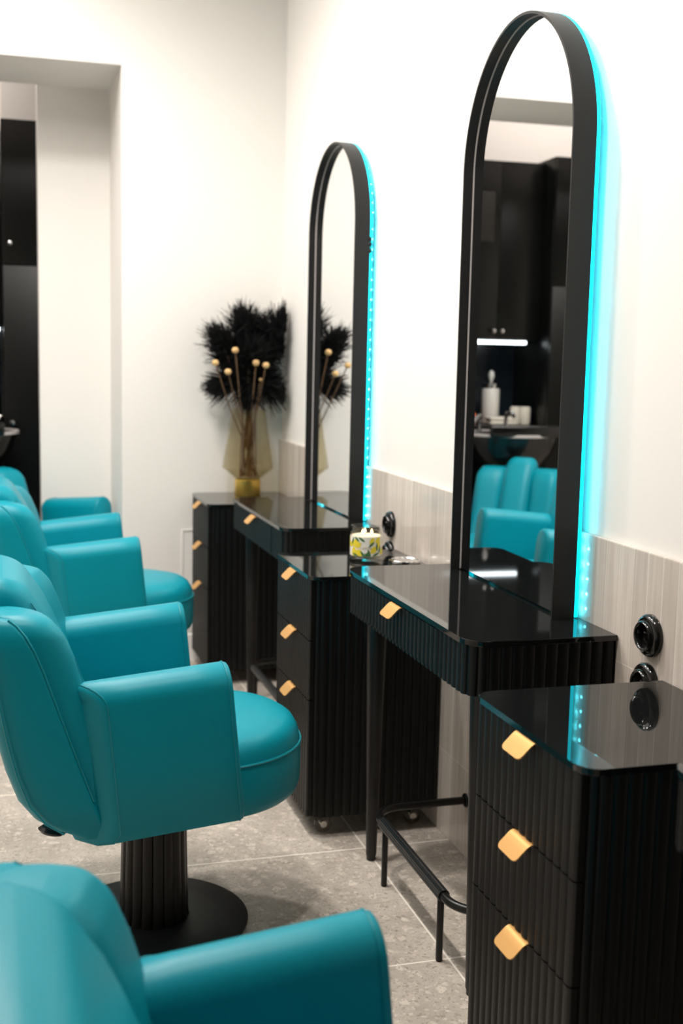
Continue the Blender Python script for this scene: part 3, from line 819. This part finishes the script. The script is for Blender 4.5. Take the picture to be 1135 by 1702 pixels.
obj('dark_square', B(.30, .50, -.014, -.001, .53, .80, bev=.004), M_DARKWALL, t, label='square matt black plate')  # darker square on the cabinet door, modelled as a thin plate
tag(obj('light_strip', B(-1.62, -1.18, 6.22, 6.245, 1.449, 1.468, bev=.003), M_LED), 'white light strip glowing under the black wall cabinet', 'lamp')
struct('wall_backsplash', B(-1.69, -1.17, 6.56, 6.6, .9, 1.47), M_SPLASH, smooth=False)
t = thing('counter_unit', 'black counter unit behind the basin, holding bottles and towels', 'counter', (-1.69, 6.1, 0))
obj('body', B(.002, .52, .03, .455, 0, .97, bev=.002), M_CABG, t)
obj('worktop', B(.002, .522, 0, .458, .97, 1.0, bev=.003), M_CABG, t)
# items on the counter
def item(name, label, cat, x, y, parts):
    t = thing(name, label, cat, (x, y, 1.0003))
    for n_, bm, m in parts: obj(n_, bm, m, t)
item('canister', 'white canister with a ring lid and a tissue, on the alcove counter', 'container', -1.46, 6.33, [
    ('body', lathe(bmesh.new(), [(0, 0), (.048, 0), (.05, .004), (.05, .19), (.045, .2), (0, .2)], 32), M_WHITE),
    ('lid', lathe(bmesh.new(), [(0, .2), (.046, .2), (.048, .21), (.048, .225), (.03, .235), (0, .235)], 32), M_CHROME),
    ('tissue', lathe(bmesh.new(), [(.004, .232), (.014, .25), (.022, .27), (.015, .292), (.003, .3)], 12, sx=.8), M_WHITE)])
for k, (x, y, wx, n_, lab) in enumerate(((-1.47, 6.20, .075, 1, 'flat folded cream towel in front of the white canister'), (-1.575, 6.24, .028, 2, 'small upright cream towel roll left of the others'), (-1.635, 6.24, .032, 2, 'larger upright cream towel roll at the end of the row'))):
    bm = bmesh.new()
    if n_ == 1:
        for j in range(2): box(bm, -wx, wx, -.05, .05, j*.022, j*.022+.0215, bev=.009, seg=3)
    else:
        lathe(bm, [(.002, 0), (wx*.9, 0), (wx, .01), (wx, .09), (wx*.85, .1), (wx*.5, .096), (.002, .1)], 24)
    tw = obj('towel', bm, M_TOWEL); tw.location = (x, y, 1.0003); tag(tw, lab, 'towel', 'cream towels on the alcove counter')
item('spray_bottle', 'orange and white bottle at the mirror-side end of the alcove counter', 'bottle', -1.33, 6.3, [
    ('body', lathe(bmesh.new(), [(0, 0), (.03, 0), (.032, .004), (.032, .05), (.018, .07), (.012, .075), (0, .075)], 24), M_ORANGE),
    ('cap', lathe(bmesh.new(), [(0, .075), (.014, .075), (.02, .10), (.016, .12), (0, .12)], 20), M_WHITE)])
item('dispenser', 'small dark bottle with orange cap beside the tall left cabinet', 'bottle', -1.205, 6.25, [
    ('body', lathe(bmesh.new(), [(0, 0), (.026, 0), (.028, .004), (.028, .12), (.012, .15), (0, .15)], 24), M_BASIN),
    ('cap', lathe(bmesh.new(), [(0, .15), (.015, .15), (.015, .19), (0, .192)], 20), M_ORANGE)])
# wash basin on its pedestal, behind the wash chair
t = thing('wash_basin', 'black hair wash basin with a painted rim highlight behind the wash chair', 'basin', (-1.37, 5.80, 0))
bm = lathe(bmesh.new(), [(.02, .70), (.09, .72), (.17, .79), (.235, .89), (.255, .955), (.262, .975), (.24, .975), (.225, .95), (.16, .84), (.05, .78), (.01, .78)], 40, cap=False, sx=1.0, sy_=.9)
obj('bowl', bm, M_BASIN, t, angle=50)
bm = bmesh.new(); loft(bm, [[Vector((math.cos(a)*(.262+dx), math.sin(a)*(.236+dx), .968+dz)) for (dx, dz) in ((-.012, 0), (.006, 0), (.006, .014), (-.012, .014))] for a in [2*PI*k/48 for k in range(48)]], closed=True)
obj('rim', bm, M_RIM, t, angle=40, label='rim of the basin, its highlight painted in pale')  # rim coloured pale to paint in the highlight on the black basin
obj('head_rest', B(-.20, .20, -.235, -.20, .97, 1.03, bev=.012, seg=3), M_BASIN, t)
obj('pedestal', B(-.13, .13, -.06, .16, 0, .74, bev=.02), M_BASIN, t)
bm = tube(bmesh.new(), [(-.05, .19, .96), (-.05, .19, 1.05), (-.05, .17, 1.075), (-.05, .10, 1.075), (-.05, .08, 1.06)], .011, 12); obj('tap', bm, M_CHROME, t)
bm = tube(bmesh.new(), [(.10, .19, .96), (.10, .19, 1.02), (.13, .12, 1.06), (.19, .08, 1.03)], [.010, .010, .014, .018], 12); obj('shower_head', bm, M_CHROME, t)
